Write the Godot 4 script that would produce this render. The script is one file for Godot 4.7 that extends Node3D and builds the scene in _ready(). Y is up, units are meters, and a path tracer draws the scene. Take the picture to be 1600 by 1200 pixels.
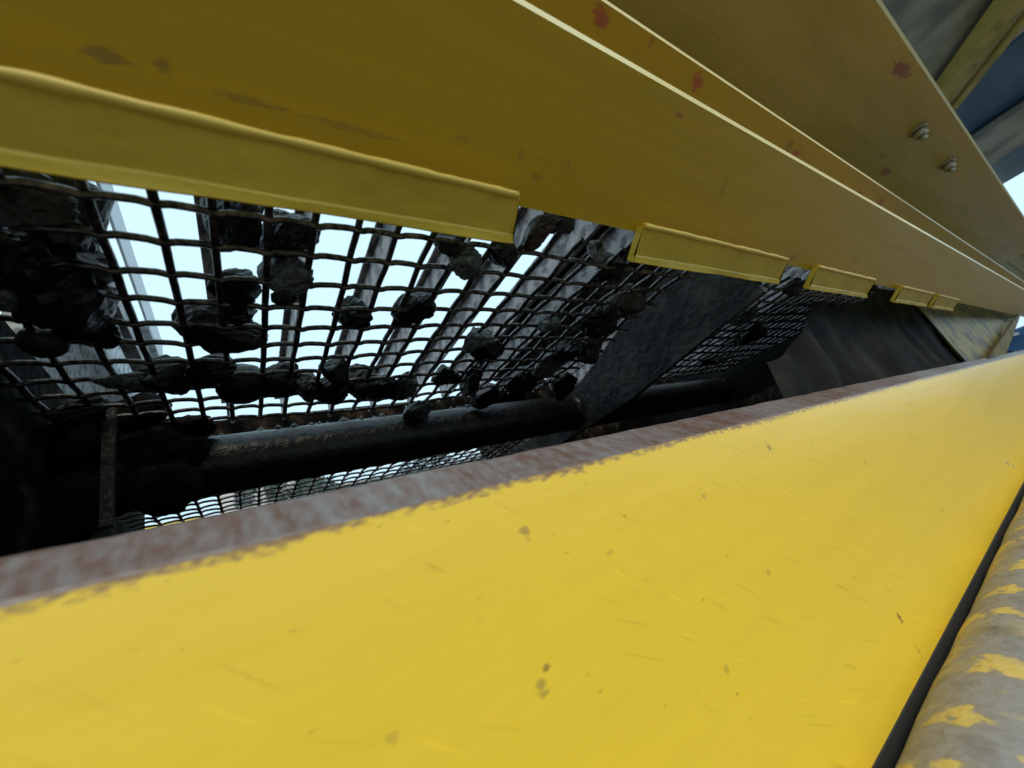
extends Node3D
# View from under the side of a screening machine: x runs along the machine, y is up, -z goes into it. Metres.

var rng := RandomNumberGenerator.new()
var used := {}
var M := {}
const PX := 0.0498      # mesh pitch along x
const PZ := 0.0545      # mesh pitch along z

func lin(r: float, g: float, b: float) -> Color:
	return Color(r, g, b).linear_to_srgb()

func numbered(called: String) -> String:
	if not used.has(called):
		used[called] = 0
		return called
	used[called] += 1
	return "%s_%03d" % [called, used[called]]

func tag(o: Node3D, label: String, category: String, group := "") -> void:
	o.set_meta("label", label)
	o.set_meta("category", category)
	if group != "":
		o.set_meta("group", group)

func thing(called: String, label: String, category: String, at := Vector3.ZERO, group := "") -> Node3D:
	var o := Node3D.new()
	o.name = numbered(called)
	add_child(o)
	o.position = at
	tag(o, label, category, group)
	return o

# commits a SurfaceTool as one named mesh; the geometry is given in world metres and moved to the parent's base
func obj(called: String, st: SurfaceTool, m: Material, parent: Node3D = null, smooth := false) -> MeshInstance3D:
	var o := MeshInstance3D.new()
	if not smooth:
		pass
	st.generate_normals()
	o.mesh = st.commit()
	o.material_override = m
	if parent == null:
		o.name = numbered(called)
		add_child(o)
	else:
		o.name = called
		parent.add_child(o, true)
		o.position = -parent.position if parent.get_parent() == self else Vector3.ZERO
	return o

func struct(called: String, st: SurfaceTool, m: Material) -> MeshInstance3D:
	var o := obj(called, st, m)
	o.set_meta("kind", "structure")
	return o

func start(smooth := false) -> SurfaceTool:
	var st := SurfaceTool.new()
	st.begin(Mesh.PRIMITIVE_TRIANGLES)
	st.set_smooth_group(0 if smooth else -1)
	return st

func quad(st: SurfaceTool, a: Vector3, b: Vector3, c: Vector3, d: Vector3, ua := Vector2(0, 0), ub := Vector2(1, 0), uc := Vector2(1, 1), ud := Vector2(0, 1)) -> void:
	st.set_uv(ua); st.add_vertex(a); st.set_uv(ub); st.add_vertex(b); st.set_uv(uc); st.add_vertex(c)
	st.set_uv(ua); st.add_vertex(a); st.set_uv(uc); st.add_vertex(c); st.set_uv(ud); st.add_vertex(d)

# log-like u so that the near end of a long plate gets more texels
func ux(x: float) -> float:
	return log(1.0 + maxf(x + 1.0, 0.0) / 0.7) / log(1.0 + 8.5 / 0.7)

# closed profile (z, y), clockwise seen from +x, swept along x
func sweep(st: SurfaceTool, prof: Array, xs: Array, v0 := 0.0, v1 := 1.0, first := 0, last := -1, caps := true) -> void:
	var n := prof.size()
	var cnt := n if last < 0 else last
	for k in range(first, cnt):
		var p: Vector2 = prof[k]
		var q: Vector2 = prof[(k + 1) % n]
		for i in xs.size() - 1:
			var xa: float = xs[i]
			var xb: float = xs[i + 1]
			quad(st, Vector3(xa, p.y, p.x), Vector3(xb, p.y, p.x), Vector3(xb, q.y, q.x), Vector3(xa, q.y, q.x),
				Vector2(ux(xa), v0), Vector2(ux(xb), v0), Vector2(ux(xb), v1), Vector2(ux(xa), v1))
	if caps:
		for x in [xs[0], xs[xs.size() - 1]]:
			for k in range(1, n - 1):
				for p in [prof[0], prof[k], prof[k + 1]]:
					st.set_uv(Vector2(ux(x), 0.5)); st.add_vertex(Vector3(x, p.y, p.x))

func steps(a: float, b: float, n: int) -> Array:
	var r := []
	for i in n + 1:
		r.append(lerpf(a, b, float(i) / n))
	return r

func logsteps(a: float, b: float, n: int) -> Array:
	var r := []
	for i in n + 1:
		r.append(a + (b - a) * (exp(3.0 * i / n) - 1.0) / (exp(3.0) - 1.0))
	return r

# box with chamfered long edges
func bx(st: SurfaceTool, lo: Vector3, hi: Vector3, ch := 0.004) -> void:
	var z0 := lo.z; var z1 := hi.z; var y0 := lo.y; var y1 := hi.y
	var c := minf(ch, minf((z1 - z0), (y1 - y0)) * 0.4)
	var prof := [Vector2(z0 + c, y0), Vector2(z1 - c, y0), Vector2(z1, y0 + c), Vector2(z1, y1 - c), Vector2(z1 - c, y1), Vector2(z0 + c, y1), Vector2(z0, y1 - c), Vector2(z0, y0 + c)]
	sweep(st, prof, [lo.x, hi.x])

# the same, its chamfered edges along z, profile in x and y
func bz(st: SurfaceTool, lo: Vector3, hi: Vector3, ch := 0.004, seg := 1, wob := 0.0) -> void:
	var c := minf(ch, minf(hi.x - lo.x, hi.y - lo.y) * 0.4)
	var prof := [Vector2(lo.x + c, lo.y), Vector2(hi.x - c, lo.y), Vector2(hi.x, lo.y + c), Vector2(hi.x, hi.y - c), Vector2(hi.x - c, hi.y), Vector2(lo.x + c, hi.y), Vector2(lo.x, hi.y - c), Vector2(lo.x, lo.y + c)]
	var ph := rng.randf() * 6.0
	for i in seg:
		var za := lerpf(lo.z, hi.z, float(i) / seg)
		var zb := lerpf(lo.z, hi.z, float(i + 1) / seg)
		var oa := wob * sin(za * 4.0 + ph)
		var ob := wob * sin(zb * 4.0 + ph)
		for k in 8:
			var p: Vector2 = prof[k]
			var q: Vector2 = prof[(k + 1) % 8]
			quad(st, Vector3(p.x + oa, p.y, za), Vector3(p.x + ob, p.y, zb), Vector3(q.x + ob, q.y, zb), Vector3(q.x + oa, q.y, za))
	for s in 2:
		var z := lo.z if s == 0 else hi.z
		var o := wob * sin(z * 4.0 + ph)
		for k in range(1, 7):
			for p in [prof[0], prof[k], prof[k + 1]]:
				st.add_vertex(Vector3(p.x + o, p.y, z))

func tube(st: SurfaceTool, pts: PackedVector3Array, radii: Array, sides := 8, caps := true) -> void:
	var rings := []
	var n := pts.size()
	for i in n:
		var t := (pts[mini(i + 1, n - 1)] - pts[maxi(i - 1, 0)]).normalized()
		var up := Vector3.UP if absf(t.y) < 0.9 else Vector3.RIGHT
		var a := t.cross(up).normalized()
		var b := a.cross(t)
		var ring := []
		for k in sides:
			var w := TAU * k / sides
			ring.append(pts[i] + (a * cos(w) + b * sin(w)) * float(radii[i % radii.size()]))
		rings.append(ring)
	for i in n - 1:
		for k in sides:
			var k2 := (k + 1) % sides
			var va := float(k) / sides
			var vb := float(k + 1) / sides
			quad(st, rings[i][k], rings[i + 1][k], rings[i + 1][k2], rings[i][k2], Vector2(float(i) / n, va), Vector2(float(i + 1) / n, va), Vector2(float(i + 1) / n, vb), Vector2(float(i) / n, vb))
	if caps:
		for i in [0, n - 1]:
			for k in range(1, sides - 1):
				for q in [0, k, k + 1]:
					st.add_vertex(rings[i][q])

# ---------- materials ----------
func noise(freq: float, sd: int, oct := 4, kind := FastNoiseLite.TYPE_SIMPLEX_SMOOTH) -> FastNoiseLite:
	var f := FastNoiseLite.new()
	f.noise_type = kind
	f.frequency = freq
	f.seed = sd
	f.fractal_octaves = oct
	return f

func ramp(cols: Array, offs: Array) -> Gradient:
	var g := Gradient.new()
	var cc := PackedColorArray()
	for c in cols:
		cc.append(c)
	g.colors = cc
	g.offsets = PackedFloat32Array(offs)
	return g

func noisy(cols: Array, offs: Array, freq: float, sd: int, rough: float, metal: float, scale: float, bump := 0.0, bumpfreq := 0.03) -> StandardMaterial3D:
	var m := StandardMaterial3D.new()
	var t := NoiseTexture2D.new()
	t.width = 512; t.height = 512; t.seamless = true
	t.noise = noise(freq, sd, 5)
	t.color_ramp = ramp(cols, offs)
	m.albedo_texture = t
	m.roughness = rough
	m.metallic = metal
	m.uv1_triplanar = true
	m.uv1_world_triplanar = true
	m.uv1_scale = Vector3.ONE * scale
	if bump > 0.0:
		var b := NoiseTexture2D.new()
		b.width = 512; b.height = 512; b.seamless = true
		b.noise = noise(bumpfreq, sd + 7, 5)
		b.as_normal_map = true
		b.bump_strength = bump
		m.normal_enabled = true
		m.normal_texture = b
	return m

# painted sheet steel: colour with mottling, brush marks, scratches, chips and splashes; all of them stay where they are on the plate
# spots: [u, v, radius u, radius v, colour (linear), strength]
func paint(w: int, h: int, base: Color, sd: int, spots: Array, strokes: int, slant: float, mottling := 0.08, edge := 0.0, edge_col := Color.BLACK) -> ImageTexture:
	var r := RandomNumberGenerator.new()
	r.seed = sd
	var big := noise(0.006, sd, 4)
	var fine := noise(0.09, sd + 1, 3)
	var px := PackedFloat32Array()
	px.resize(w * h * 3)
	for y in h:
		for x in w:
			var k := 1.0 + mottling * (big.get_noise_2d(x, y * 2.0) * 1.3 + fine.get_noise_2d(x * 0.6, y) * 0.5)
			var i := (y * w + x) * 3
			px[i] = base.r * k; px[i + 1] = base.g * k; px[i + 2] = base.b * (2.0 * k - 1.0)
	for s in strokes:
		var x0 := r.randf() * w
		var y0 := r.randf() * h
		var ln := r.randf_range(6, 60)
		var g := r.randf_range(-0.2, 0.12)
		var wd := 1 if r.randf() < 0.75 else 2
		var c0 := r.randf_range(0.6, 1.3)
		for j in int(ln):
			for q in wd:
				var xx := int(x0 + j * slant * c0) + q
				var yy := int(y0 + j)
				if xx >= 0 and xx < w and yy >= 0 and yy < h:
					var i := (yy * w + xx) * 3
					var f := 1.0 + g * sin(PI * j / ln)
					px[i] *= f; px[i + 1] *= f; px[i + 2] *= f
	for k in w * h / 2600:
		var xx := r.randi_range(1, w - 2)
		var yy := r.randi_range(1, h - 2)
		var dk := r.randf_range(0.55, 0.9)
		for q in r.randi_range(1, 4):
			var i := ((yy + q / 2) * w + xx + q % 2) * 3
			if i + 2 < px.size():
				px[i] *= dk; px[i + 1] *= dk * 0.95; px[i + 2] *= dk
	for sp in spots:
		var cu: float = sp[0] * w
		var cv: float = sp[1] * h
		var ru: float = sp[2] * w
		var rv: float = sp[3] * h
		var c: Color = sp[4]
		for yy in range(maxi(0, int(cv - rv * 1.6)), mini(h, int(cv + rv * 1.6) + 1)):
			for xx in range(maxi(0, int(cu - ru * 1.6)), mini(w, int(cu + ru * 1.6) + 1)):
				var dx := (xx - cu) / ru
				var dy := (yy - cv) / rv
				var d := sqrt(dx * dx + dy * dy) + 0.7 * fine.get_noise_2d(xx * 1.3, yy * 1.3) + 0.35 * big.get_noise_2d(xx * 6, yy * 6)
				var a := clampf((1.05 - d) * 2.2, 0.0, 1.0) * float(sp[5])
				if a > 0.0:
					var i := (yy * w + xx) * 3
					px[i] = lerpf(px[i], c.r, a); px[i + 1] = lerpf(px[i + 1], c.g, a); px[i + 2] = lerpf(px[i + 2], c.b, a)
	if edge > 0.0:
		for x in w:
			var e := edge * h * (1.0 + 0.9 * big.get_noise_2d(x * 3.0, 9.0))
			for y in int(e) + 18:
				if y < h:
					var a := clampf((e + 3.0 - y) / 9.0 + 0.9 * fine.get_noise_2d(x * 1.7, y * 1.2), 0.0, 1.0) * 0.9
					var i := (y * w + x) * 3
					var cm := 1.0 + 0.5 * fine.get_noise_2d(x * 1.2, y * 1.2)
					px[i] = lerpf(px[i], edge_col.r * cm, a); px[i + 1] = lerpf(px[i + 1], edge_col.g * cm, a); px[i + 2] = lerpf(px[i + 2], edge_col.b * cm, a)
	var bytes := PackedByteArray()
	bytes.resize(w * h * 3)
	for i in w * h * 3:
		var v := clampf(px[i], 0.0, 1.0)
		v = 12.92 * v if v < 0.0031308 else 1.055 * pow(v, 1.0 / 2.4) - 0.055
		bytes[i] = int(v * 255.0 + 0.5)
	return ImageTexture.create_from_image(Image.create_from_data(w, h, false, Image.FORMAT_RGB8, bytes))

func streaks(w: int, h: int) -> ImageTexture:
	var a := noise(0.008, 301, 3)
	var b := noise(0.05, 302, 3)
	var img := Image.create(w, h, false, Image.FORMAT_RGB8)
	var rust := Color(0.125, 0.066, 0.048)
	var grey := Color(0.19, 0.178, 0.18)
	for x in w:
		for y in h:
			var k := 0.42 + 0.55 * a.get_noise_2d(x, y * 0.8) + 0.55 * b.get_noise_2d(x * 2.0 + y * 0.5, y * 0.25) + 0.6 * b.get_noise_2d(x * 4.0, y * 3.0)
			k += smoothstep(0.5, 0.9, float(x) / w) * 0.9
			var c := rust.lerp(grey, clampf(k, 0.0, 1.7))
			img.set_pixel(x, y, c.linear_to_srgb())
	return ImageTexture.create_from_image(img)

func painted(tex: Texture2D, rough: float, bump := 0.0, bumpfreq := 0.02, sd := 1) -> StandardMaterial3D:
	var m := StandardMaterial3D.new()
	m.albedo_texture = tex
	m.roughness = rough
	m.texture_repeat = false
	if bump > 0.0:
		var b := NoiseTexture2D.new()
		b.width = 1024; b.height = 512
		b.noise = noise(bumpfreq, sd + 5, 4)
		b.as_normal_map = true
		b.bump_strength = bump
		m.normal_enabled = true
		m.normal_texture = b
		m.normal_scale = 0.35
	return m

func plain(c: Color, rough: float, metal := 0.0) -> StandardMaterial3D:
	var m := StandardMaterial3D.new()
	m.albedo_color = c
	m.roughness = rough
	m.metallic = metal
	return m

# ---------- stones ----------
func rock_mesh(sd: int, smoothness: float) -> ArrayMesh:
	var r := RandomNumberGenerator.new()
	r.seed = sd
	var sp := SphereMesh.new()
	sp.radius = 1.0; sp.height = 2.0
	sp.radial_segments = 30; sp.rings = 16
	var arr := sp.get_mesh_arrays()
	var vs: PackedVector3Array = arr[Mesh.ARRAY_VERTEX]
	var idx: PackedInt32Array = arr[Mesh.ARRAY_INDEX]
	var planes := []
	for i in 9:
		var n := Vector3(r.randfn(), r.randfn(), r.randfn()).normalized()
		planes.append([n, r.randf_range(0.5, 0.98)])
	var f := noise(1.7, sd, 4)
	var f2 := noise(5.0, sd + 3, 3)
	var out := PackedVector3Array()
	for v in vs:
		var d := v.normalized()
		var rad := 1.25
		for p in planes:
			var k: float = d.dot(p[0])
			if k > 0.05:
				rad = minf(rad, float(p[1]) / k)
		rad = lerpf(rad, 0.95, smoothness)
		rad *= 1.0 + (0.16 * f.get_noise_3dv(d) + 0.09 * f2.get_noise_3dv(d)) * (1.0 - smoothness * 0.8)
		out.append(d * rad)
	var st := start(smoothness > 0.5)
	for i in idx:
		st.set_smooth_group(0 if smoothness > 0.5 else -1)
		st.add_vertex(out[idx[0]] if false else out[i])
	st.generate_normals()
	return st.commit()

func mesh_y(x: float, z: float) -> float:
	return 0.4 + 0.004 * sin(x * 9.0 + z * 4.0) + 0.003 * sin(z * 13.0 - x * 6.0 + 1.0)

# a woven panel of crimped wires, each wire a part
func woven(label: String, x0: float, x1: float, z0: float, z1: float, sides: int, hf: Callable, thin := 1.0) -> void:
	var base := Vector3((x0 + x1) * 0.5, 0.4, (z0 + z1) * 0.5)
	var t := thing("screen_mesh", label, "wire mesh", base)
	var zi0 := int(ceil((z0 + 0.402) / PZ))
	var zi1 := int(floor((z1 + 0.402) / PZ))
	var xi0 := int(ceil((x0 + 0.05) / PX))
	var xi1 := int(floor((x1 + 0.05) / PX))
	for zi in range(zi0, zi1 + 1):
		var pts := PackedVector3Array()
		var n := int((x1 - x0) / PX * 8.0)
		var wob := rng.randf_range(-0.0015, 0.0015)
		var ph := rng.randf() * 6.0
		for i in n + 1:
			var x := lerpf(x0 - 0.01, x1 + 0.01, float(i) / n)
			var z := zi * PZ - 0.402 + wob + 0.0012 * sin(x * 7.0 + ph)
			var e := absf(sin(PI * (x + 0.05) / PX))
			var c := 0.6 - 1.6 * exp(-e * e * 5.0) + (0.35 if zi % 2 == 0 else -0.35) * cos(PI * (x + 0.05) / PX)
			pts.append(Vector3(x, float(hf.call(x, z)) + 0.0024 * c, z))
		var st := start(true)
		tube(st, pts, [0.0041 * thin], sides)
		obj("wire", st, M.wire, t)
	for xi in range(xi0, xi1 + 1):
		var pts := PackedVector3Array()
		var n := int((z1 - z0) / PZ * 6.0)
		var wob := rng.randf_range(-0.002, 0.002)
		var ph := rng.randf() * 6.0
		for i in n + 1:
			var z := lerpf(z0, z1, float(i) / n)
			var x := xi * PX - 0.05 + wob + 0.0012 * sin(z * 6.0 + ph)
			var c := cos(PI * (z + 0.402) / PZ) * (-1.0 if xi % 2 == 0 else 1.0)
			pts.append(Vector3(x, float(hf.call(x, z)) + 0.003 + 0.0018 * c, z))
		var st := start(true)
		tube(st, pts, [0.0046 * sqrt(thin)], sides)
		obj("wire", st, M.wire, t)

func _ready() -> void:
	rng.seed = 4711
	# ---- camera, sky, sun, exposure ----
	var cam := Camera3D.new()
	cam.name = "camera"
	cam.transform = Transform3D(Basis(Vector3(0.82075, -0.29960, 0.48642), Vector3(0.06943, 0.89745, 0.43561), Vector3(-0.56705, -0.32375, 0.75739)).orthonormalized(), Vector3.ZERO)
	cam.fov = 86.57
	cam.near = 0.01
	cam.far = 600.0
	var lens := CameraAttributesPhysical.new()
	lens.frustum_focal_length = 12.0 / tan(deg_to_rad(86.57 * 0.5))
	lens.frustum_focus_distance = 0.85
	lens.frustum_near = 0.01
	lens.frustum_far = 600.0
	lens.exposure_aperture = 3.2
	cam.attributes = lens
	add_child(cam)
	cam.current = true
	var we := WorldEnvironment.new()
	we.name = "environment"
	var env := Environment.new()
	env.background_mode = Environment.BG_SKY
	var sky := Sky.new()
	var sm := ProceduralSkyMaterial.new()
	sm.sky_top_color = Color(0.80, 0.94, 1.0)
	sm.sky_horizon_color = Color(0.79, 0.92, 1.0)
	sm.sky_curve = 0.2
	sm.ground_bottom_color = Color(0.42, 0.42, 0.40)
	sm.ground_horizon_color = Color(0.7, 0.75, 0.78)
	sm.energy_multiplier = 1.05
	var cover := NoiseTexture2D.new()
	cover.width = 1024; cover.height = 512; cover.seamless = true
	cover.noise = noise(0.006, 400, 5)
	cover.color_ramp = ramp([Color(0, 0, 0, 1), Color(0.5, 0.5, 0.5, 1)], [0.35, 0.75])
	sm.sky_cover = cover
	sm.sky_cover_modulate = Color(0.6, 0.52, 0.48)
	sky.sky_material = sm
	env.sky = sky
	env.tonemap_mode = Environment.TONE_MAPPER_LINEAR
	env.tonemap_exposure = 1.12
	env.sdfgi_enabled = true
	env.ssao_enabled = true
	env.ssil_enabled = true
	we.environment = env
	add_child(we)
	var sun := DirectionalLight3D.new()
	sun.name = "sun"
	add_child(sun)
	sun.look_at_from_position(Vector3(-0.5, 1.5, 1.6), Vector3.ZERO)
	sun.light_energy = 0.5
	sun.light_angular_distance = 20.0
	sun.light_color = Color(1.0, 0.96, 0.88)
	sun.shadow_enabled = true

	make_materials()
	build_ground()
	build_near_side()
	build_upper_side()
	build_inside()
	build_overhead()
	build_background()
	build_stones()

func make_materials() -> void:
	M.wire = noisy([lin(0.03, 0.029, 0.03), lin(0.12, 0.11, 0.11), lin(0.26, 0.22, 0.20)], [0.3, 0.55, 0.8], 0.02, 3, 0.28, 0.7, 6.0, 2.0, 0.05)
	M.steel = noisy([lin(0.004, 0.004, 0.004), lin(0.008, 0.0075, 0.007), lin(0.02, 0.015, 0.012)], [0.3, 0.6, 0.9], 0.012, 5, 0.38, 0.0, 2.2, 1.6, 0.05)
	M.black = noisy([lin(0.004, 0.004, 0.004), lin(0.018, 0.014, 0.011), lin(0.075, 0.052, 0.036)], [0.3, 0.6, 0.9], 0.01, 8, 0.75, 0.0, 1.5, 2.0)
	M.black.metallic_specular = 0.15
	M.bar = noisy([lin(0.14, 0.12, 0.125), lin(0.38, 0.34, 0.34), lin(0.46, 0.42, 0.41)], [0.3, 0.55, 0.85], 0.012, 15, 0.45, 0.2, 2.6, 3.0, 0.04)
	M.dusty = noisy([lin(0.012, 0.012, 0.012), lin(0.03, 0.029, 0.028), lin(0.06, 0.055, 0.05)], [0.3, 0.55, 0.85], 0.008, 21, 0.62, 0.0, 1.6, 3.0, 0.03)
	M.pale = noisy([lin(0.3, 0.32, 0.35), lin(0.66, 0.69, 0.73), lin(0.74, 0.77, 0.8)], [0.28, 0.45, 0.8], 0.03, 31, 0.7, 0.0, 2.0, 2.0)
	M.rubber = noisy([lin(0.012, 0.0115, 0.0115), lin(0.018, 0.017, 0.016), lin(0.032, 0.03, 0.025)], [0.3, 0.55, 0.85], 0.007, 41, 0.8, 0.0, 1.2, 2.0)
	M.rubber.metallic_specular = 0.2
	M.gusset = noisy([lin(0.07, 0.06, 0.045), lin(0.19, 0.155, 0.06), lin(0.28, 0.22, 0.05)], [0.25, 0.5, 0.8], 0.01, 45, 0.55, 0.0, 0.9, 1.0)
	M.stone_dark = noisy([lin(0.004, 0.005, 0.006), lin(0.009, 0.010, 0.012), lin(0.035, 0.038, 0.04)], [0.3, 0.6, 0.9], 0.02, 51, 0.40, 0.0, 9.0, 4.0, 0.06)
	M.stone_grey = noisy([lin(0.04, 0.046, 0.047), lin(0.13, 0.15, 0.15), lin(0.32, 0.36, 0.36)], [0.3, 0.55, 0.85], 0.02, 61, 0.5, 0.0, 9.0, 4.0, 0.06)
	M.stone_brown = noisy([lin(0.014, 0.010, 0.008), lin(0.045, 0.030, 0.022), lin(0.16, 0.12, 0.10)], [0.3, 0.6, 0.9], 0.02, 71, 0.45, 0.0, 9.0, 4.0, 0.06)
	M.worn = painted(streaks(2048, 64), 0.45, 3.0, 0.04, 81)
	M.rail = noisy([lin(0.62, 0.47, 0.12), lin(0.56, 0.42, 0.11), lin(0.24, 0.22, 0.20), lin(0.26, 0.25, 0.25), lin(0.15, 0.135, 0.12)], [0.0, 0.33, 0.40, 0.62, 0.95], 0.0075, 97, 0.6, 0.0, 2.4, 3.0, 0.04)
	M.seal = plain(lin(0.03, 0.03, 0.03), 0.7)
	M.yellow_dull = noisy([lin(0.34, 0.28, 0.08), lin(0.5, 0.42, 0.12), lin(0.55, 0.46, 0.14)], [0.2, 0.5, 0.8], 0.008, 101, 0.5, 0.0, 1.2, 1.0)
	M.blue = noisy([lin(0.05, 0.13, 0.27), lin(0.06, 0.16, 0.33), lin(0.08, 0.19, 0.38)], [0.2, 0.5, 0.8], 0.008, 111, 0.4, 0.0, 0.7, 1.0)
	M.greysheet = noisy([lin(0.24, 0.25, 0.27), lin(0.40, 0.41, 0.42), lin(0.5, 0.51, 0.52)], [0.2, 0.5, 0.8], 0.006, 121, 0.5, 0.0, 0.8, 1.0)
	M.weld = plain(lin(0.72, 0.50, 0.08), 0.4)
	M.edge = plain(lin(0.86, 0.74, 0.36), 0.35)  # cream tone paints sky light onto the rims of the yellow plates
	M.mud = noisy([lin(0.005, 0.005, 0.005), lin(0.011, 0.009, 0.008), lin(0.03, 0.022, 0.017)], [0.3, 0.6, 0.9], 0.03, 151, 0.8, 0.0, 4.0, 4.0, 0.06)
	M.mud.metallic_specular = 0.2
	M.lead = plain(lin(0.62, 0.45, 0.05), 0.45)

func build_ground() -> void:
	var st := start()
	quad(st, Vector3(-300, -1.7, -300), Vector3(300, -1.7, -300), Vector3(300, -1.7, 300), Vector3(-300, -1.7, 300))
	struct("ground", st, noisy([lin(0.05, 0.048, 0.045), lin(0.09, 0.085, 0.08), lin(0.13, 0.125, 0.115)], [0.2, 0.5, 0.8], 0.02, 131, 0.9, 0.0, 0.4))

func build_near_side() -> void:
	# lower plate with its worn top edge
	var t := thing("side_plate", "bright yellow lower side plate with a worn rusty top edge and scuff marks", "side plate", Vector3(2.8, -0.372, -0.38))
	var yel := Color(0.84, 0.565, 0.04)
	var brown := Color(0.24, 0.15, 0.06)
	var dark := Color(0.16, 0.08, 0.04)
	var H := 0.417
	var sp := []
	for s in [[0.219, -0.004, 0.006, 0.007, brown, 0.6], [0.192, -0.121, 0.006, 0.008, brown, 0.55], [0.200, -0.112, 0.003, 0.004, dark, 0.7], [0.839, -0.305, 0.006, 0.008, dark, 0.8], [2.164, -0.300, 0.02, 0.008, Color(0.28, 0.27, 0.25), 0.8], [2.20, -0.318, 0.018, 0.007, Color(0.28, 0.27, 0.25), 0.7],
			[0.721, -0.004, 0.006, 0.009, brown, 0.7], [0.50, -0.035, 0.006, 0.004, brown, 0.4], [0.56, -0.15, 0.004, 0.004, brown, 0.4], [0.31, -0.05, 0.006, 0.003, brown, 0.3], [0.84, -0.35, 0.003, 0.012, dark, 0.4], [0.07, -0.10, 0.006, 0.004, brown, 0.3], [0.41, -0.20, 0.004, 0.006, brown, 0.35], [1.05, -0.09, 0.005, 0.008, brown, 0.4], [1.3, -0.25, 0.006, 0.006, brown, 0.4]]:
		var du: float = ux(s[0] + s[2]) - ux(s[0])
		sp.append([ux(s[0]), (0.045 - float(s[1])) / H, du, float(s[3]) / H, s[4], s[5]])
	var tex := paint(2048, 512, yel, 11, sp, 1100, 0.5, 0.028, 0.011, Color(0.22, 0.12, 0.08))
	var xs := logsteps(-1.0, 6.6, 26)
	var st := start()
	sweep(st, [Vector2(-0.35, 0.045), Vector2(-0.35, -0.372)], xs, 0.0, 1.0, 0, 1, false)
	obj("painted_face", st, painted(tex, 0.30, 1.5, 0.012, 11), t)
	# worn bevel, slightly uneven along its length
	st = start()
	var n := 260
	var f := noise(9.0, 5, 3)
	var xr := logsteps(-1.0, 6.6, n)
	for i in n:
		var xa: float = xr[i]
		var xb: float = xr[i + 1]
		var ring := []
		for x in [xa, xb]:
			var d := 0.0016 * f.get_noise_1d(x)
			var d2 := 0.0016 * f.get_noise_1d(x + 40.0)
			ring.append([Vector3(x, 0.045, -0.35), Vector3(x, 0.048 + d, -0.3515), Vector3(x, 0.0765 + d2, -0.384), Vector3(x, 0.0795 + d2, -0.390), Vector3(x, 0.0795, -0.41), Vector3(x, -0.372, -0.41)])
		for k in 5:
			quad(st, ring[0][k], ring[1][k], ring[1][k + 1], ring[0][k + 1], Vector2(ux(xa), k / 5.0), Vector2(ux(xb), k / 5.0), Vector2(ux(xb), (k + 1) / 5.0), Vector2(ux(xa), (k + 1) / 5.0))
	obj("worn_edge", st, M.worn, t)
	st = start()
	sweep(st, [Vector2(-0.41, -0.372), Vector2(-0.35, -0.372)], xs, 0.0, 1.0, 0, 1, false)
	obj("bottom_edge", st, M.seal, t)
	# black seal and worn rail below
	st = start()
	bx(st, Vector3(-1.0, -0.55, -0.42), Vector3(6.6, -0.376, -0.356), 0.006)
	tag(obj("rubber_seal", st, M.seal), "dark rubber seal strip along the lower edge of the bright yellow plate", "seal")
	st = start(true)
	var pts := PackedVector3Array()
	var radii := []
	var fr := noise(1.6, 77, 3)
	for i in 90:
		var x := lerpf(-1.0, 6.6, i / 89.0)
		pts.append(Vector3(x, -0.437, -0.27))
		radii.append(0.089 + 0.004 * fr.get_noise_1d(x * 2.0))
	tube(st, pts, radii, 40)
	tag(obj("worn_rail", st, M.rail), "grey round rail with peeling yellow paint at the lower right corner", "rail")

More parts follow.
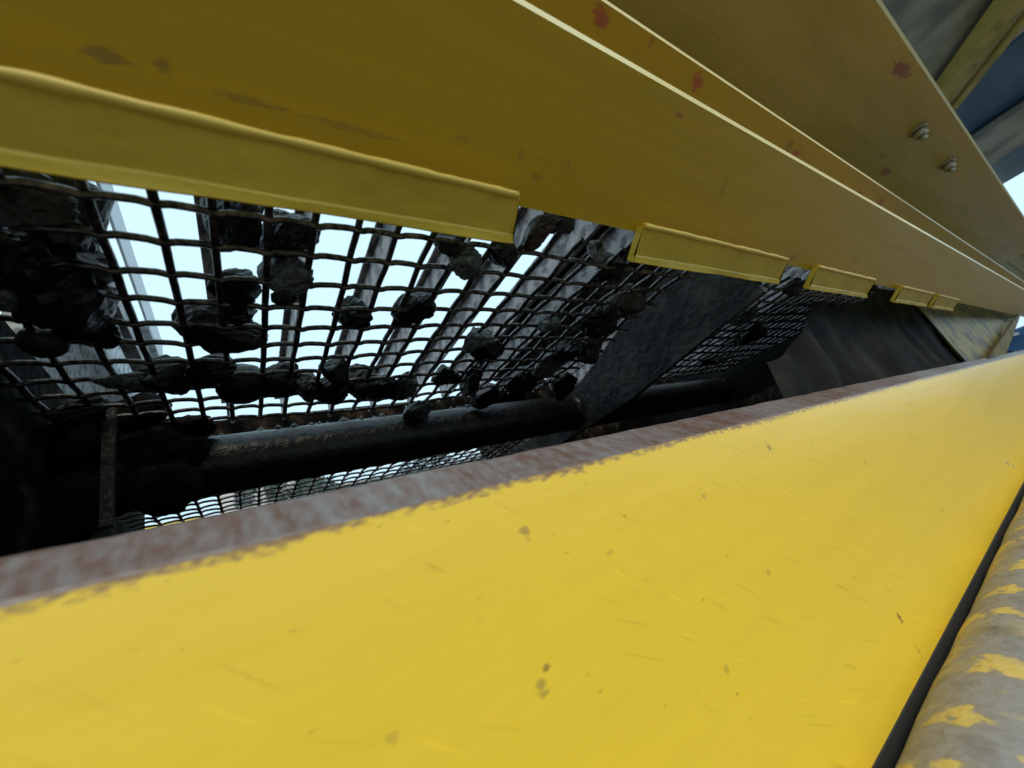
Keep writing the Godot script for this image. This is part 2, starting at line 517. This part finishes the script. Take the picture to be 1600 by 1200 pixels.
func build_upper_side() -> void:
	var t := thing("hopper_side", "yellow overhanging hopper side, its paint darkened for shade, with layered plates and clamp bars", "hopper side", Vector3(2.8, 0.4, -0.315))
	var yel := Color(0.52, 0.305, 0.002)  # same machine yellow, darkened so the colour carries the overhang's shade
	var brown := Color(0.20, 0.11, 0.03)
	var red := Color(0.42, 0.05, 0.04)
	var xs := logsteps(-1.0, 7.4, 26)
	var sp := []
	for s in [[-0.062, 0.21, 0.014, 0.035, brown, 0.6], [-0.03, 0.23, 0.006, 0.025, brown, 0.6], [0.03, 0.19, 0.03, 0.02, brown, 0.45], [0.12, 0.19, 0.05, 0.018, brown, 0.4], [0.36, 0.2, 0.01, 0.03, brown, 0.3], [0.33, 0.3, 0.004, 0.05, brown, 0.35], [0.41, 0.34, 0.004, 0.05, brown, 0.3], [0.75, 0.08, 0.012, 0.03, brown, 0.4], [0.607, 0.881, 0.012, 0.02, Color(0.3, 0.07, 0.03), 0.6], [0.793, 0.54, 0.006, 0.09, brown, 0.45], [0.244, 0.29, 0.012, 0.02, brown, 0.3], [1.6, 0.3, 0.03, 0.05, brown, 0.3], [1.2, 0.1, 0.03, 0.05, brown, 0.35], [0.02, 0.06, 0.05, 0.02, brown, 0.45], [0.68, 0.02, 0.02, 0.03, brown, 0.3], [2.4, 0.4, 0.05, 0.03, brown, 0.25]]:  # the long smears beside the weld paint in its shadow line
		sp.append([ux(s[0]), 1.0 - float(s[1]), ux(s[0] + s[2]) - ux(s[0]), s[3], s[4], s[5]])
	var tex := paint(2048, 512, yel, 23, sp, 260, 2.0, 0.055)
	var st := start()
	# face is profile edge 0 (top) -> 1 (bottom)
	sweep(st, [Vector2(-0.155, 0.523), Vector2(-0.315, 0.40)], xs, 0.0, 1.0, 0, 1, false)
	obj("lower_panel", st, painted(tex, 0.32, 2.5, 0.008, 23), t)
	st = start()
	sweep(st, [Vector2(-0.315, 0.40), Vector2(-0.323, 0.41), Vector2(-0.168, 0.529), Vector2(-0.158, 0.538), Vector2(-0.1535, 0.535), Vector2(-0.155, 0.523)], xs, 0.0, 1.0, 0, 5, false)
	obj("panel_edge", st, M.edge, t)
	var sp2 := []
	for s in [[0.546, 0.80, 0.036, 0.2, red, 0.75], [0.838, 0.75, 0.036, 0.2, red, 0.75], [1.346, 0.5, 0.036, 0.2, red, 0.7], [1.295, 0.6, 0.043, 0.2, brown, 0.5], [1.892, 0.4, 0.065, 0.2, red, 0.7], [2.108, 0.6, 0.072, 0.3, red, 0.6], [0.673, 0.85, 0.014, 0.1, red, 0.5]]:
		sp2.append([ux(s[0]), 1.0 - float(s[1]), ux(s[0] + s[2] * 0.5) - ux(s[0]), s[3], s[4], s[5]])
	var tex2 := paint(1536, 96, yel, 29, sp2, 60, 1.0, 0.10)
	st = start()
	sweep(st, [Vector2(-0.160, 0.733), Vector2(-0.238, 0.694)], xs, 0.0, 1.0, 0, 1, false)
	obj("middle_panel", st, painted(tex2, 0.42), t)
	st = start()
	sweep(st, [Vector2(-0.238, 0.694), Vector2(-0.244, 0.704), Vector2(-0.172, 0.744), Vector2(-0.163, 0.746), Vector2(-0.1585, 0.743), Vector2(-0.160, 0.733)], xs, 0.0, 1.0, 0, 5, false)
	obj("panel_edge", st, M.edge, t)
	var sp3 := []
	var pale_red := Color(0.34, 0.07, 0.12)
	for s in [[2.112, 0.885, 0.144, 0.07, pale_red, 0.8], [2.851, 0.2, 0.144, 0.06, pale_red, 0.7], [2.640, 0.3, 0.112, 0.05, pale_red, 0.35], [0.739, 0.06, 0.048, 0.05, red, 0.9], [1.364, 0.71, 0.019, 0.03, Color(0.5, 0.5, 0.45), 0.7]]:
		sp3.append([ux(s[0]), 1.0 - float(s[1]), ux(s[0] + s[2] * 0.5) - ux(s[0]), s[3], s[4], s[5]])
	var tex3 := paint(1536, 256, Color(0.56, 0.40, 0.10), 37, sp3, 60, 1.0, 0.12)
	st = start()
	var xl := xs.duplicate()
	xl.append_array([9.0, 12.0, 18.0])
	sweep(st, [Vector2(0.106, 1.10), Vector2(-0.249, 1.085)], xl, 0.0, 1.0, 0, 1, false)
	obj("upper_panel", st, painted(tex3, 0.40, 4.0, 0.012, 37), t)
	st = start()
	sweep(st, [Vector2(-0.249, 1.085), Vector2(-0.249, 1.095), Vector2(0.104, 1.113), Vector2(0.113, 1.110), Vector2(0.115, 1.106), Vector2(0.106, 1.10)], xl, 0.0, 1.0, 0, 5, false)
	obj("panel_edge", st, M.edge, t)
	st = start()
	sweep(st, [Vector2(-0.25, 1.084), Vector2(-0.25, 0.456), Vector2(-0.258, 0.45), Vector2(-0.258, 1.084)], xs, 0.0, 1.0, 0, 4, true)
	obj("back_panel", st, M.yellow_dull, t)
	for b in [[1.965 * 1.355, -0.005], [2.431 * 1.355, -0.009]]:
		st = start(true)
		var c := Vector3(b[0], 1.0945, b[1])
		tube(st, PackedVector3Array([c, c + Vector3(0, -0.009, 0), c + Vector3(0, -0.011, 0)]), [0.036, 0.036, 0.031], 20)
		tube(st, PackedVector3Array([c + Vector3(0, -0.011, 0), c + Vector3(0, -0.036, 0), c + Vector3(0, -0.042, 0)]), [0.026, 0.026, 0.02], 6)
		tube(st, PackedVector3Array([c + Vector3(0, -0.042, 0), c + Vector3(0, -0.058, 0), c + Vector3(0, -0.062, 0)]), [0.013, 0.013, 0.010], 12)
		obj("bolt", st, M.bolt if M.has("bolt") else plain(lin(0.42, 0.38, 0.25), 0.35, 0.3), t)
	# clamp bars along the lower edge with their weld beads
	var texb := paint(512, 128, Color(0.62, 0.42, 0.03), 43, [[0.2, 0.5, 0.02, 0.1, brown, 0.4], [0.6, 0.2, 0.03, 0.1, brown, 0.4]], 80, 2.0, 0.12)
	var mb := painted(texb, 0.42, 5.0, 0.015, 43)
	for s in [[-1.0, 0.331], [0.585, 1.142], [1.325, 1.815], [2.143, 2.66], [2.754, 3.243]]:
		st = start()
		var nn := int((s[1] - s[0]) * 40.0) + 6
		var f := noise(5.0, int(s[1] * 100), 3)
		for i in nn:
			var rings := []
			for j in 2:
				var x := lerpf(s[0], s[1], float(i + j) / nn)
				var w := 0.0025 * f.get_noise_1d(x)
				var w2 := 0.003 * f.get_noise_1d(x + 30.0)
				rings.append([Vector3(x, 0.391, -0.2945), Vector3(x, 0.3640 + w, -0.3318), Vector3(x, 0.3605 + w, -0.3323), Vector3(x, 0.3530 + w2, -0.3380), Vector3(x, 0.3530 + w2, -0.3395), Vector3(x, 0.3590 + w2, -0.3440), Vector3(x, 0.3660, -0.3480), Vector3(x, 0.4015, -0.3035)])
			for k in 8:
				var va := float(k) / 8.0
				quad(st, rings[0][k], rings[1][k], rings[1][(k + 1) % 8], rings[0][(k + 1) % 8], Vector2(float(i) / nn, va), Vector2(float(i + 1) / nn, va), Vector2(float(i + 1) / nn, va + 0.12), Vector2(float(i) / nn, va + 0.12))
			for j in 2:
				if (i == 0 and j == 0) or (i == nn - 1 and j == 1):
					for k in range(1, 7):
						for q in [0, k, k + 1]:
							st.add_vertex(rings[j][q])
		var cb := obj("clamp_bar", st, mb, t)
		st = start(true)
		var pts := PackedVector3Array()
		var rad := []
		var m := int((s[1] - s[0]) * 60.0) + 4
		for i in m + 1:
			var x := lerpf(s[0] + 0.004, s[1] - 0.004, float(i) / m)
			pts.append(Vector3(x, 0.3935 + 0.0012 * f.get_noise_1d(x * 3.0), -0.2945))
			rad.append(0.0052 + 0.0018 * f.get_noise_1d(x * 4.0 + 9.0))
		tube(st, pts, rad, 10)
		obj("weld_bead", st, M.weld, cb)

func build_inside() -> void:
	# slatted top deck of upright flat bars
	var t := thing("slatted_deck", "slatted upper deck of dark steel angle bars with the sky between them", "slatted deck", Vector3(1.2, 0.7, -1.0))
	for j in range(-2, 34):
		var r := 0.171 + 0.18 * j
		var st := start()
		bz(st, Vector3(r - (0.008 if j > -2 else 0.03), 0.7, -1.79), Vector3(r, 0.786, -0.262), 0.002, 8, 0.002)
		bz(st, Vector3(r - 0.0255, 0.7865, -1.79), Vector3(r, 0.795, -0.262), 0.002, 1)
		obj("angle_bar", st, M.bar, t)
	# rubber sheet over the far part of the deck
	var st := start()
	bx(st, Vector3(1.02, 0.797, -1.8), Vector3(1.47, 0.812, -0.265), 0.004)
	tag(obj("cover_sheet", st, M.rubber), "dark rubber sheet lying over the slats above the grey cross plate", "rubber sheet")
	# woven mesh panels
	woven("black woven wire mesh full of wedged stones, seen from below under the slats", -0.262, 0.885, -1.03, -0.352, 8, func(x: float, z: float) -> float: return mesh_y(x, z))
	woven("lower woven wire mesh strip below the dark pipe with buildings behind it", -0.248, 1.04, -1.74, -1.16, 6, func(x: float, z: float) -> float: return 0.336 + (z + 1.2) * 0.012 + 0.002 * sin(x * 8.0), 0.85)
	woven("far dense wire mesh behind the grey cross plate, under the third yellow bar", 1.10, 2.05, -1.03, -0.352, 6, func(x: float, z: float) -> float: return mesh_y(x, z))
	# long pipes under the mesh
	for s in [[-0.259, 1.046, "thick black pipe along the bottom of the stone filled mesh"], [1.085, 2.075, "dark brown pipe below the far dense mesh, right of the grey cross plate"]]:
		st = start(true)
		var pts := PackedVector3Array()
		var rad := []
		var f := noise(4.0, 7, 3)
		for i in 40:
			var x := lerpf(s[0], s[1], i / 39.0)
			pts.append(Vector3(x, 0.333, -1.1))
			rad.append(0.066 + 0.002 * f.get_noise_1d(x * 3.0))
		tube(st, pts, rad, 32)
		tag(obj("cross_pipe", st, M.steel), s[2], "pipe", "pipes under the mesh")
	# cross plates
	st = start()
	plate_yz(st, 1.05, 0.022, [Vector2(-0.345, 0.33), Vector2(-0.36, 0.60), Vector2(-0.554, 0.545), Vector2(-1.19, 0.36), Vector2(-1.8, 0.33), Vector2(-1.8, 0.20), Vector2(-1.2, 0.253), Vector2(-0.828, 0.265), Vector2(-0.525, 0.308)])
	tag(obj("cross_plate", st, M.dusty), "dusty dark grey cross plate to the right of the stone filled mesh", "cross plate")
	st = start()
	plate_yz(st, 2.08, 0.022, [Vector2(-0.49, 0.27), Vector2(-0.49, 0.6), Vector2(-1.8, 0.42), Vector2(-1.8, 0.2), Vector2(-0.7, 0.255)])
	tag(obj("cross_plate", st, M.steel), "dark brown cross plate behind the far dense mesh", "cross plate")
	# left end wall
	t = thing("end_wall", "dark end wall at the left with a pale dusty plate on its upper half", "end wall", Vector3(-0.28, -0.5, -1.1))
	st = start()
	bz(st, Vector3(-0.30, -0.5, -1.80), Vector3(-0.262, 0.498, -0.40), 0.004)
	obj("wall_plate", st, M.black, t)
	st = start()
	bz(st, Vector3(-0.292, 0.50, -1.80), Vector3(-0.268, 0.952, -0.84), 0.004)
	bz(st, Vector3(-0.292, 0.953, -1.80), Vector3(-0.206, 0.962, -1.5), 0.002)
	obj("pale_plate", st, M.pale, t)
	st = start()
	bz(st, Vector3(-0.213, 0.963, -1.80), Vector3(-0.206, 1.07, -0.28), 0.002)
	obj("upstand", st, plain(lin(0.7, 0.74, 0.8), 0.5), t)
	st = start()
	bx(st, Vector3(-0.188, 0.20, -0.925), Vector3(-0.171, 0.42, -0.912), 0.003)
	tag(obj("upright_strip", st, M.stone_brown), "narrow rusty upright strip in the dark corner left of the black pipe", "metal strip")
	st = start()
	for c in [[-0.142, 0.362, -1.02, 0.085, 0.07], [-0.133, 0.272, -1.0, 0.075, 0.055], [-0.225, 0.385, -1.0, 0.07, 0.08], [-0.165, 0.43, -1.02, 0.06, 0.045], [-0.195, 0.31, -1.02, 0.08, 0.08], [-0.09, 0.345, -1.03, 0.05, 0.045], [-0.23, 0.25, -0.98, 0.06, 0.06], [-0.075, 0.405, -1.04, 0.045, 0.03]]:
		st.append_from(rock_mesh(int(c[0] * -7000.0), 0.25), 0, Transform3D(Basis.from_scale(Vector3(c[3], c[4], 0.05)), Vector3(c[0], c[1], c[2])))
	tag(obj("mud_clump", st, M.mud), "black clotted mud hiding the left end of the thick black pipe", "mud")
	# unseen floor added to block bounce light from the ground; far side
	st = start()
	bx(st, Vector3(-0.3, -0.56, -1.8), Vector3(7.0, -0.5, -0.425), 0.01)
	tag(obj("light_blocker", st, M.black), "added black floor under the mesh, unseen, blocking light from the ground", "light_blocker")
	st = start()
	bx(st, Vector3(-0.3, -0.5, -1.86), Vector3(9.0, 0.31, -1.80), 0.01)
	tag(obj("far_side_plate", st, M.black), "dark lower side plate on the far side of the machine", "side plate")
	st = start()
	bx(st, Vector3(-0.3, 0.51, -1.85), Vector3(1.05, 0.73, -1.81), 0.01)
	bx(st, Vector3(1.052, 0.312, -1.86), Vector3(9.0, 0.79, -1.81), 0.01)
	tag(obj("far_hopper_side", st, M.black), "dark upper side plate behind the slats on the far side", "hopper side")
	# hanging sheet at the right, folded
	st = start(true)
	var f := noise(2.2, 91, 3)
	var cols := 80
	for i in cols:
		for j in 8:
			var p := []
			for c in [[0, 0], [1, 0], [1, 1], [0, 1]]:
				var x := lerpf(1.12, 3.45, float(i + c[0]) / cols)
				var y := lerpf(0.19 + 0.36 * smoothstep(1.1, 2.1, x), -0.35, float(j + c[1]) / 8.0)
				p.append(Vector3(x, y, -0.45 + 0.009 * sin(x * 27.0 + y * 3.0 + 2.0 * f.get_noise_1d(x)) * smoothstep(0.5, 0.2, y) + 0.03 * f.get_noise_2d(x * 0.7, y)))
			quad(st, p[0], p[1], p[2], p[3])
	tag(obj("rubber_curtain", st, M.rubber), "dark folded rubber curtain hanging at the right between the yellow plates", "rubber curtain")
	st = start()
	var g := [Vector3(3.35, -0.1, -0.42), Vector3(3.42, 0.06, -0.37), Vector3(6.9, 0.50, -0.28), Vector3(6.9, 0.60, -0.36), Vector3(3.2, 0.52, -0.44)]
	for k in range(1, 4):
		for q in [0, k, k + 1]:
			st.set_uv(Vector2.ZERO); st.add_vertex(g[q])
	for k in range(1, 4):
		for q in [0, k + 1, k]:
			st.add_vertex(g[q] + Vector3(0.01, 0, -0.012))
	for k in 5:
		quad(st, g[k], g[(k + 1) % 5], g[(k + 1) % 5] + Vector3(0.01, 0, -0.012), g[k] + Vector3(0.01, 0, -0.012))
	tag(obj("end_gusset", st, M.gusset), "dusty yellow gusset plate joining the upper and lower plates at the far right", "gusset plate")

func plate_yz(st: SurfaceTool, x: float, th: float, prof: Array) -> void:
	var pg := PackedVector2Array(prof)
	var tri := Geometry2D.triangulate_polygon(pg)
	for s in 2:
		for i in tri:
			st.set_uv(Vector2.ZERO); st.add_vertex(Vector3(x + s * th, pg[i].y, pg[i].x))
	var n := pg.size()
	for k in n:
		var p := pg[k]
		var q := pg[(k + 1) % n]
		quad(st, Vector3(x, p.y, p.x), Vector3(x, q.y, q.x), Vector3(x + th, q.y, q.x), Vector3(x + th, p.y, p.x))

func build_overhead() -> void:
	var st := start()
	bz(st, Vector3(1.8, 1.72, -0.5), Vector3(3.95, 1.76, 1.3), 0.01)
	tag(obj("canopy_sheet", st, M.greysheet), "grey underside of a canopy sheet at the top right corner", "canopy")
	st = start()
	bz(st, Vector3(3.96, 1.71, -0.5), Vector3(6.75, 1.75, 1.3), 0.01)
	tag(obj("blue_sheet", st, M.blue), "blue underside of a canopy sheet right of the yellow overhead beam", "canopy")
	var t := thing("overhead_beam", "dusty yellow angle beam crossing overhead at the top right", "beam", Vector3(3.6, 1.6, 0.3))
	for s in [[0.0, 0.20, 1.60], [0.21, 0.27, 1.62], [0.28, 0.36, 1.60]]:
		st = start()
		var a := Vector3(3.68 + s[0], s[2], 0.154)
		var dir := Vector3(3.27 - 3.68, 0, 0.496 - 0.154)
		var p0 := a - dir * 1.6
		var p1 := a + dir * 3.0
		var wd := Vector3(float(s[1]) - float(s[0]), 0, 0)
		var up := Vector3(0, 0.08, 0)
		quad(st, p0, p1, p1 + wd, p0 + wd)
		quad(st, p0, p0 + up, p1 + up, p1)
		quad(st, p0 + wd, p1 + wd, p1 + wd + up, p0 + wd + up)
		quad(st, p0 + up, p0 + wd + up, p1 + wd + up, p1 + up)
		obj("web" if s[0] > 0.2 and s[0] < 0.25 else "flange", st, M.yellow_dull if s[2] < 1.61 else M.greysheet, t)
	st = start()
	bz(st, Vector3(4.85, 1.62, -0.5), Vector3(5.6, 1.70, 1.3), 0.02)
	tag(obj("overhead_rib", st, M.greysheet), "grey cross rib under the blue canopy sheet at the right edge", "beam")
	# blue machine cover beyond the end of the plates
	t = thing("engine_cover", "bright blue machine cover seen past the right end of the plates", "machine cover", Vector3(7.6, -1.7, -0.5))
	st = start()
	bx(st, Vector3(7.0, -1.69, -1.4), Vector3(9.0, 0.33, -0.1), 0.06)
	obj("cover_body", st, M.blue, t)
	st = start()
	bx(st, Vector3(6.96, 0.02, -1.2), Vector3(6.995, 0.14, -0.55), 0.01)
	obj("vent", st, M.seal, t)
	st = start()
	bx(st, Vector3(6.95, 0.262, -0.47), Vector3(6.997, 0.292, -0.43), 0.006)
	obj("latch", st, plain(lin(0.8, 0.82, 0.85), 0.4), t)

func build_background() -> void:
	# pale hall across the yard, its windows built one by one
	var t := thing("pale_hall", "pale building with rows of dark windows behind the lower mesh strip", "building", Vector3(5, -1.7, -19))
	var st := start()
	bx(st, Vector3(-0.6, -1.69, -24), Vector3(2.9, 5.6, -18), 0.05)
	bx(st, Vector3(2.92, -1.69, -24), Vector3(14, 3.75, -18.2), 0.05)
	obj("wall", st, noisy([lin(0.55, 0.55, 0.56), lin(0.68, 0.66, 0.65), lin(0.72, 0.70, 0.7)], [0.2, 0.5, 0.8], 0.01, 141, 0.8, 0.0, 0.2), t)
	st = start()
	bx(st, Vector3(-0.8, 5.6, -24.2), Vector3(3.1, 5.9, -17.8), 0.05)
	bx(st, Vector3(3.1, 3.76, -24.2), Vector3(14.2, 3.9, -18.0), 0.03)
	obj("roof", st, M.greysheet, t)
	var glass := plain(lin(0.05, 0.08, 0.11), 0.08)
	for r in 3:
		for k in 3:
			if r == 0 and k == 1:
				continue
			st = start()
			var x := -0.2 + k * 1.0
			var y := 0.6 + r * 1.55
			bx(st, Vector3(x, y, -17.995), Vector3(x + 0.62, y + 1.1, -17.96), 0.01)
			var w := obj("window", st, M.greysheet, t)
			st = start()
			bx(st, Vector3(x + 0.05, y + 0.05, -17.957), Vector3(x + 0.57, y + 1.05, -17.945), 0.003)
			obj("pane", st, glass, w)
	# steel mast, trees, yellow excavator
	tree(Vector3(1.0, -1.7, -14.0), 6.2, 1.25, 5, "slender blue green tree in front of the pale building, left one")
	tree(Vector3(2.15, -1.7, -15.5), 6.6, 1.1, 6, "blue green tree in front of the middle of the pale building")
	tree(Vector3(6.4, -1.7, -15.0), 6.4, 1.3, 7, "round blue green tree to the right in front of the pale building")
	t = thing("excavator", "yellow excavator parked beyond the machine, seen through the left end of the lower mesh", "excavator", Vector3(-0.6, -1.7, -13))
	for s in [-1.9, 0.3]:
		st = start()
		var prof := []
		for k in 16:
			var a := TAU * k / 16.0
			prof.append(Vector2(-12.6 + 1.1 * signf(cos(a)) + 0.42 * cos(a), -1.27 + 0.42 * sin(a)))
		sweep(st, prof, [s, s + 0.5])
		obj("track", st, M.seal, t)
	st = start()
	bx(st, Vector3(-1.9, -0.75, -14.2), Vector3(0.75, 0.75, -11.6), 0.12)
	obj("body", st, M.lead, t)
	st = start()
	bx(st, Vector3(-1.8, 0.76, -13.4), Vector3(-0.75, 2.52, -12.0), 0.1)
	var cab := obj("cab", st, M.lead, t)
	st = start()
	bx(st, Vector3(-1.6, 1.2, -11.99), Vector3(-0.95, 2.3, -11.96), 0.02)
	obj("pane", st, glass, cab)
	st = start()
	tube(st, PackedVector3Array([Vector3(-0.3, 0.6, -12.4), Vector3(0.25, 2.1, -12.3), Vector3(1.1, 2.2, -12.2), Vector3(2.2, 1.6, -12.0)]), [0.24, 0.27, 0.24, 0.16], 4)
	obj("boom", st, M.lead, t)
	st = start()
	tube(st, PackedVector3Array([Vector3(2.1, 1.75, -12.0), Vector3(2.35, 0.2, -11.9), Vector3(2.2, -0.8, -11.9)]), [0.18, 0.15, 0.12], 4)
	obj("arm", st, M.lead, t)
	st = start()
	bx(st, Vector3(1.8, -1.68, -12.3), Vector3(2.6, -0.8, -11.5), 0.25)
	obj("bucket", st, M.steel, t)

func tree(at: Vector3, h: float, rad: float, sd: int, label: String) -> void:
	var r := RandomNumberGenerator.new()
	r.seed = sd
	var t := thing("tree", label, "tree", at)
	var st := start(true)
	tube(st, PackedVector3Array([at, at + Vector3(0.05, h * 0.4, 0), at + Vector3(0.0, h * 0.85, 0.05)]), [0.14, 0.1, 0.03], 8)
	for k in 7:
		var a := r.randf() * TAU
		var y := h * r.randf_range(0.35, 0.75)
		tube(st, PackedVector3Array([at + Vector3(0.03, y, 0), at + Vector3(cos(a) * rad * 0.7, y + 0.5, sin(a) * rad * 0.7)]), [0.05, 0.015], 6)
	obj("trunk", st, M.stone_brown, t)
	st = start()
	for c in 34:
		var d := Vector3(r.randfn(), r.randfn() * 1.5, r.randfn()) * rad * 0.42
		var cc := at + Vector3(0, h * 0.68, 0) + d
		for q in 70:
			var p := cc + Vector3(r.randfn(), r.randfn(), r.randfn()) * 0.15
			var u := Vector3(r.randfn(), r.randfn(), r.randfn()).normalized() * 0.07
			var v := u.cross(Vector3(r.randfn(), r.randfn(), r.randfn())).normalized() * 0.04
			quad(st, p - u, p + v, p + u, p - v)
	obj("crown", st, plain(lin(0.07, 0.12, 0.11), 0.6), t)

func build_stones() -> void:
	var list := [
	[-0.146,0.410,-0.435,57,37,0,"large black stone with a pale ridge, uppermost of the left cluster under the yellow bar"],
	[-0.130,0.430,-0.481,57,68,0,"big black stone filling the corner between the two leftmost openings under the yellow bar"],
	[-0.180,0.420,-0.525,41,54,0,"black stone at the left picture edge below the ridged one"],
	[-0.154,0.425,-0.543,58,65,0,"squat black stone in the middle of the left cluster"],
	[-0.194,0.410,-0.575,36,32,1,"small dusty grey stone at the left picture edge, middle of the cluster"],
	[-0.182,0.420,-0.606,42,46,0,"dark stone with a rounded dusty top above the brown pebble on the left"],
	[-0.144,0.415,-0.596,59,75,0,"tall black stone hanging to the left of the rusty cross bar"],
	[-0.141,0.410,-0.646,54,39,0,"broad black stone over the pale dusty wall on the left"],
	[-0.194,0.400,-0.670,43,35,2,"smooth oval brown pebble in front of the pale dusty wall"],
	[-0.124,0.400,-0.785,57,29,1,"flat elongated grey stone at the lower left corner of the mesh"],
	[-0.208,0.400,-0.890,65,37,0,"black lump below and left of the flat elongated grey stone"],
	[-0.084,0.410,-0.801,76,63,0,"wide black stone sitting in the bottom row left of the pair of wedges"],
	[-0.027,0.400,-0.770,53,57,0,"wedge shaped dark green stone in the bottom row below the pointed slab"],
	[0.021,0.405,-0.838,68,81,0,"tall dark brown egg shaped stone in the bottom row"],
	[0.023,0.420,-0.447,51,70,0,"long black stone with a bright wet curved face under the yellow bar"],
	[0.007,0.430,-0.445,38,45,0,"black stone jammed high in the corner left of the wet curved one"],
	[0.074,0.425,-0.456,63,68,0,"chunky black stone hanging right under the yellow bar in the double opening"],
	[0.073,0.410,-0.504,63,40,1,"layered dark grey stone with glinting edges below the chunky black one"],
	[0.077,0.410,-0.559,34,47,0,"narrow black stone hanging below the layered grey one"],
	[0.018,0.410,-0.558,51,51,0,"black stone with a grey flat top left of the layered one"],
	[0.016,0.400,-0.593,37,39,0,"small black triangular stone tapering downwards in the third opening"],
	[-0.010,0.405,-0.647,95,52,0,"pointed black slab lying across two openings"],
	[0.174,0.405,-0.597,54,54,0,"black stone with a white glint wedged alone in the middle of the mesh"],
	[0.280,0.405,-0.564,50,72,0,"dark angular stone standing upright in an opening right of the lone glinting one"],
	[0.323,0.405,-0.445,49,55,1,"pale greenish grey stone with a rough face below the end of the yellow bar"],
	[0.286,0.420,-0.424,51,35,0,"black stone tucked under the end of the long yellow bar"],
	[0.385,0.420,-0.422,44,57,0,"black rounded stone beside the notch of the long yellow bar"],
	[0.412,0.405,-0.359,36,60,2,"rough brown stone with sparkling left edge in the notch between two yellow bars"],
	[0.455,0.430,-0.357,42,42,0,"dark stone behind the sparkling brown one in the notch"],
	[0.602,0.400,-0.603,50,38,1,"small pale blue grey pebble right of the centre of the mesh"],
	[0.452,0.400,-0.676,65,51,1,"grey stone with a light face in the denser middle of the mesh"],
	[0.510,0.400,-0.724,67,46,0,"dark stone below the light faced grey one"],
	[0.181,0.405,-0.786,49,60,0,"small black stone perched on top of the bottom row pair"],
	[0.086,0.405,-0.854,55,78,0,"grey black stone with a soft sheen in the bottom row"],
	[0.131,0.405,-0.868,57,79,2,"reddish black stone touching the soft sheen one"],
	[0.176,0.400,-0.871,64,64,0,"black stone under the small perched one in the bottom row"],
	[0.240,0.405,-0.879,79,67,0,"broad greenish black stone in the bottom row, centre"],
	[0.292,0.400,-0.892,55,55,0,"black knob right of the broad greenish one in the bottom row"],
	[0.345,0.400,-0.901,54,70,1,"light grey stone leaning at the right end of the bottom row"],
	[0.417,0.385,-1.023,61,100,1,"ragged grey fragment hanging in front of the dark pipe"],
	[0.450,0.400,-0.851,52,71,0,"upright dark stone right of the hanging ragged fragment"],
	[0.535,0.405,-0.880,59,114,0,"tall black stone in the dense mesh above the pipe"],
	[0.645,0.395,-0.998,78,71,0,"black lump resting just above the pipe, right"],
	[0.722,0.395,-0.911,89,77,0,"dark rubble lump low in the dense mesh near the cross plate"],
	[0.763,0.400,-0.826,67,82,1,"grey green shard pointing down beside the cross plate"],
	[0.555,0.405,-0.379,39,35,1,"pale grey green stone high on the mesh near the second yellow bar"],
	[0.623,0.410,-0.410,53,58,0,"black stone between the pale one and the second yellow bar"],
	[0.773,0.400,-0.518,60,66,2,"dark brown rounded stone against the cross plate"],
	[0.756,0.400,-0.598,79,57,0,"black stone below and left of the dark brown rounded one"],
	[0.830,0.395,-0.702,78,78,2,"brownish lump at the corner of mesh and cross plate"],
	[0.758,0.395,-0.717,76,76,0,"black stone in the thick of the mesh left of the cross plate"],
	[0.902,0.385,-0.937,106,84,0,"low black lump at the foot of the cross plate"],
	[1.406,0.410,-0.557,47,85,1,"grey upright stone stuck in the far dense mesh"],
	[1.629,0.400,-0.640,97,97,0,"dark block beside the grey upright stone in the far mesh"],
	[1.401,0.405,-0.389,54,50,0,"black cube shaped stone in the far mesh under the third yellow bar"],
	[1.714,0.400,-0.846,109,71,0,"black rubble in the lower corner of the far mesh"]
	]
	for i in list.size():
		var s: Array = list[i]
		var o := MeshInstance3D.new()
		o.name = numbered("stone")
		var kind: int = s[5]
		var smoothness := 0.85 if str(s[6]).contains("smooth") or str(s[6]).contains("egg") else 0.12
		o.mesh = rock_mesh(900 + i * 13, smoothness)
		o.material_override = [M.stone_dark, M.stone_grey, M.stone_brown][kind]
		add_child(o)
		var a := float(s[3]) * 0.00061 * rng.randf_range(0.85, 1.18) * (1.18 if s[0] < -0.12 and s[2] > -0.7 else 1.0)
		var b := float(s[4]) * 0.00061 * rng.randf_range(0.85, 1.18) * (1.18 if s[0] < -0.12 and s[2] > -0.7 else 1.0)
		o.transform = Transform3D(Basis(Vector3.UP, rng.randf_range(-0.35, 0.35)).scaled_local(Vector3(a, minf(a, b) * 0.85, b)), Vector3(s[0], s[1], s[2]))
		tag(o, s[6], "stone", "stones wedged in the wire mesh")
	# loose grit on the pipe
	var st := start()
	for k in 110:
		var x := rng.randf_range(-0.2, 0.75)
		var w := rng.randf_range(-0.9, 0.3)
		var p := Vector3(x, 0.333 + 0.067 * cos(w), -1.1 + 0.067 * sin(w))
		var e := rng.randf_range(0.004, 0.013)
		var vs := []
		for q in 6:
			var d: Vector3 = [Vector3.RIGHT, Vector3.LEFT, Vector3.UP, Vector3.DOWN, Vector3.BACK, Vector3.FORWARD][q]
			vs.append(p + d * e * rng.randf_range(0.7, 1.5))
		for tr in [[0, 2, 4], [2, 1, 4], [1, 3, 4], [3, 0, 4], [2, 0, 5], [1, 2, 5], [3, 1, 5], [0, 3, 5]]:
			for q in tr:
				st.add_vertex(vs[q])
	var g := obj("grit", st, M.stone_dark)
	tag(g, "loose black grit lying along the top of the dark pipe", "grit")
	g.set_meta("kind", "stuff")
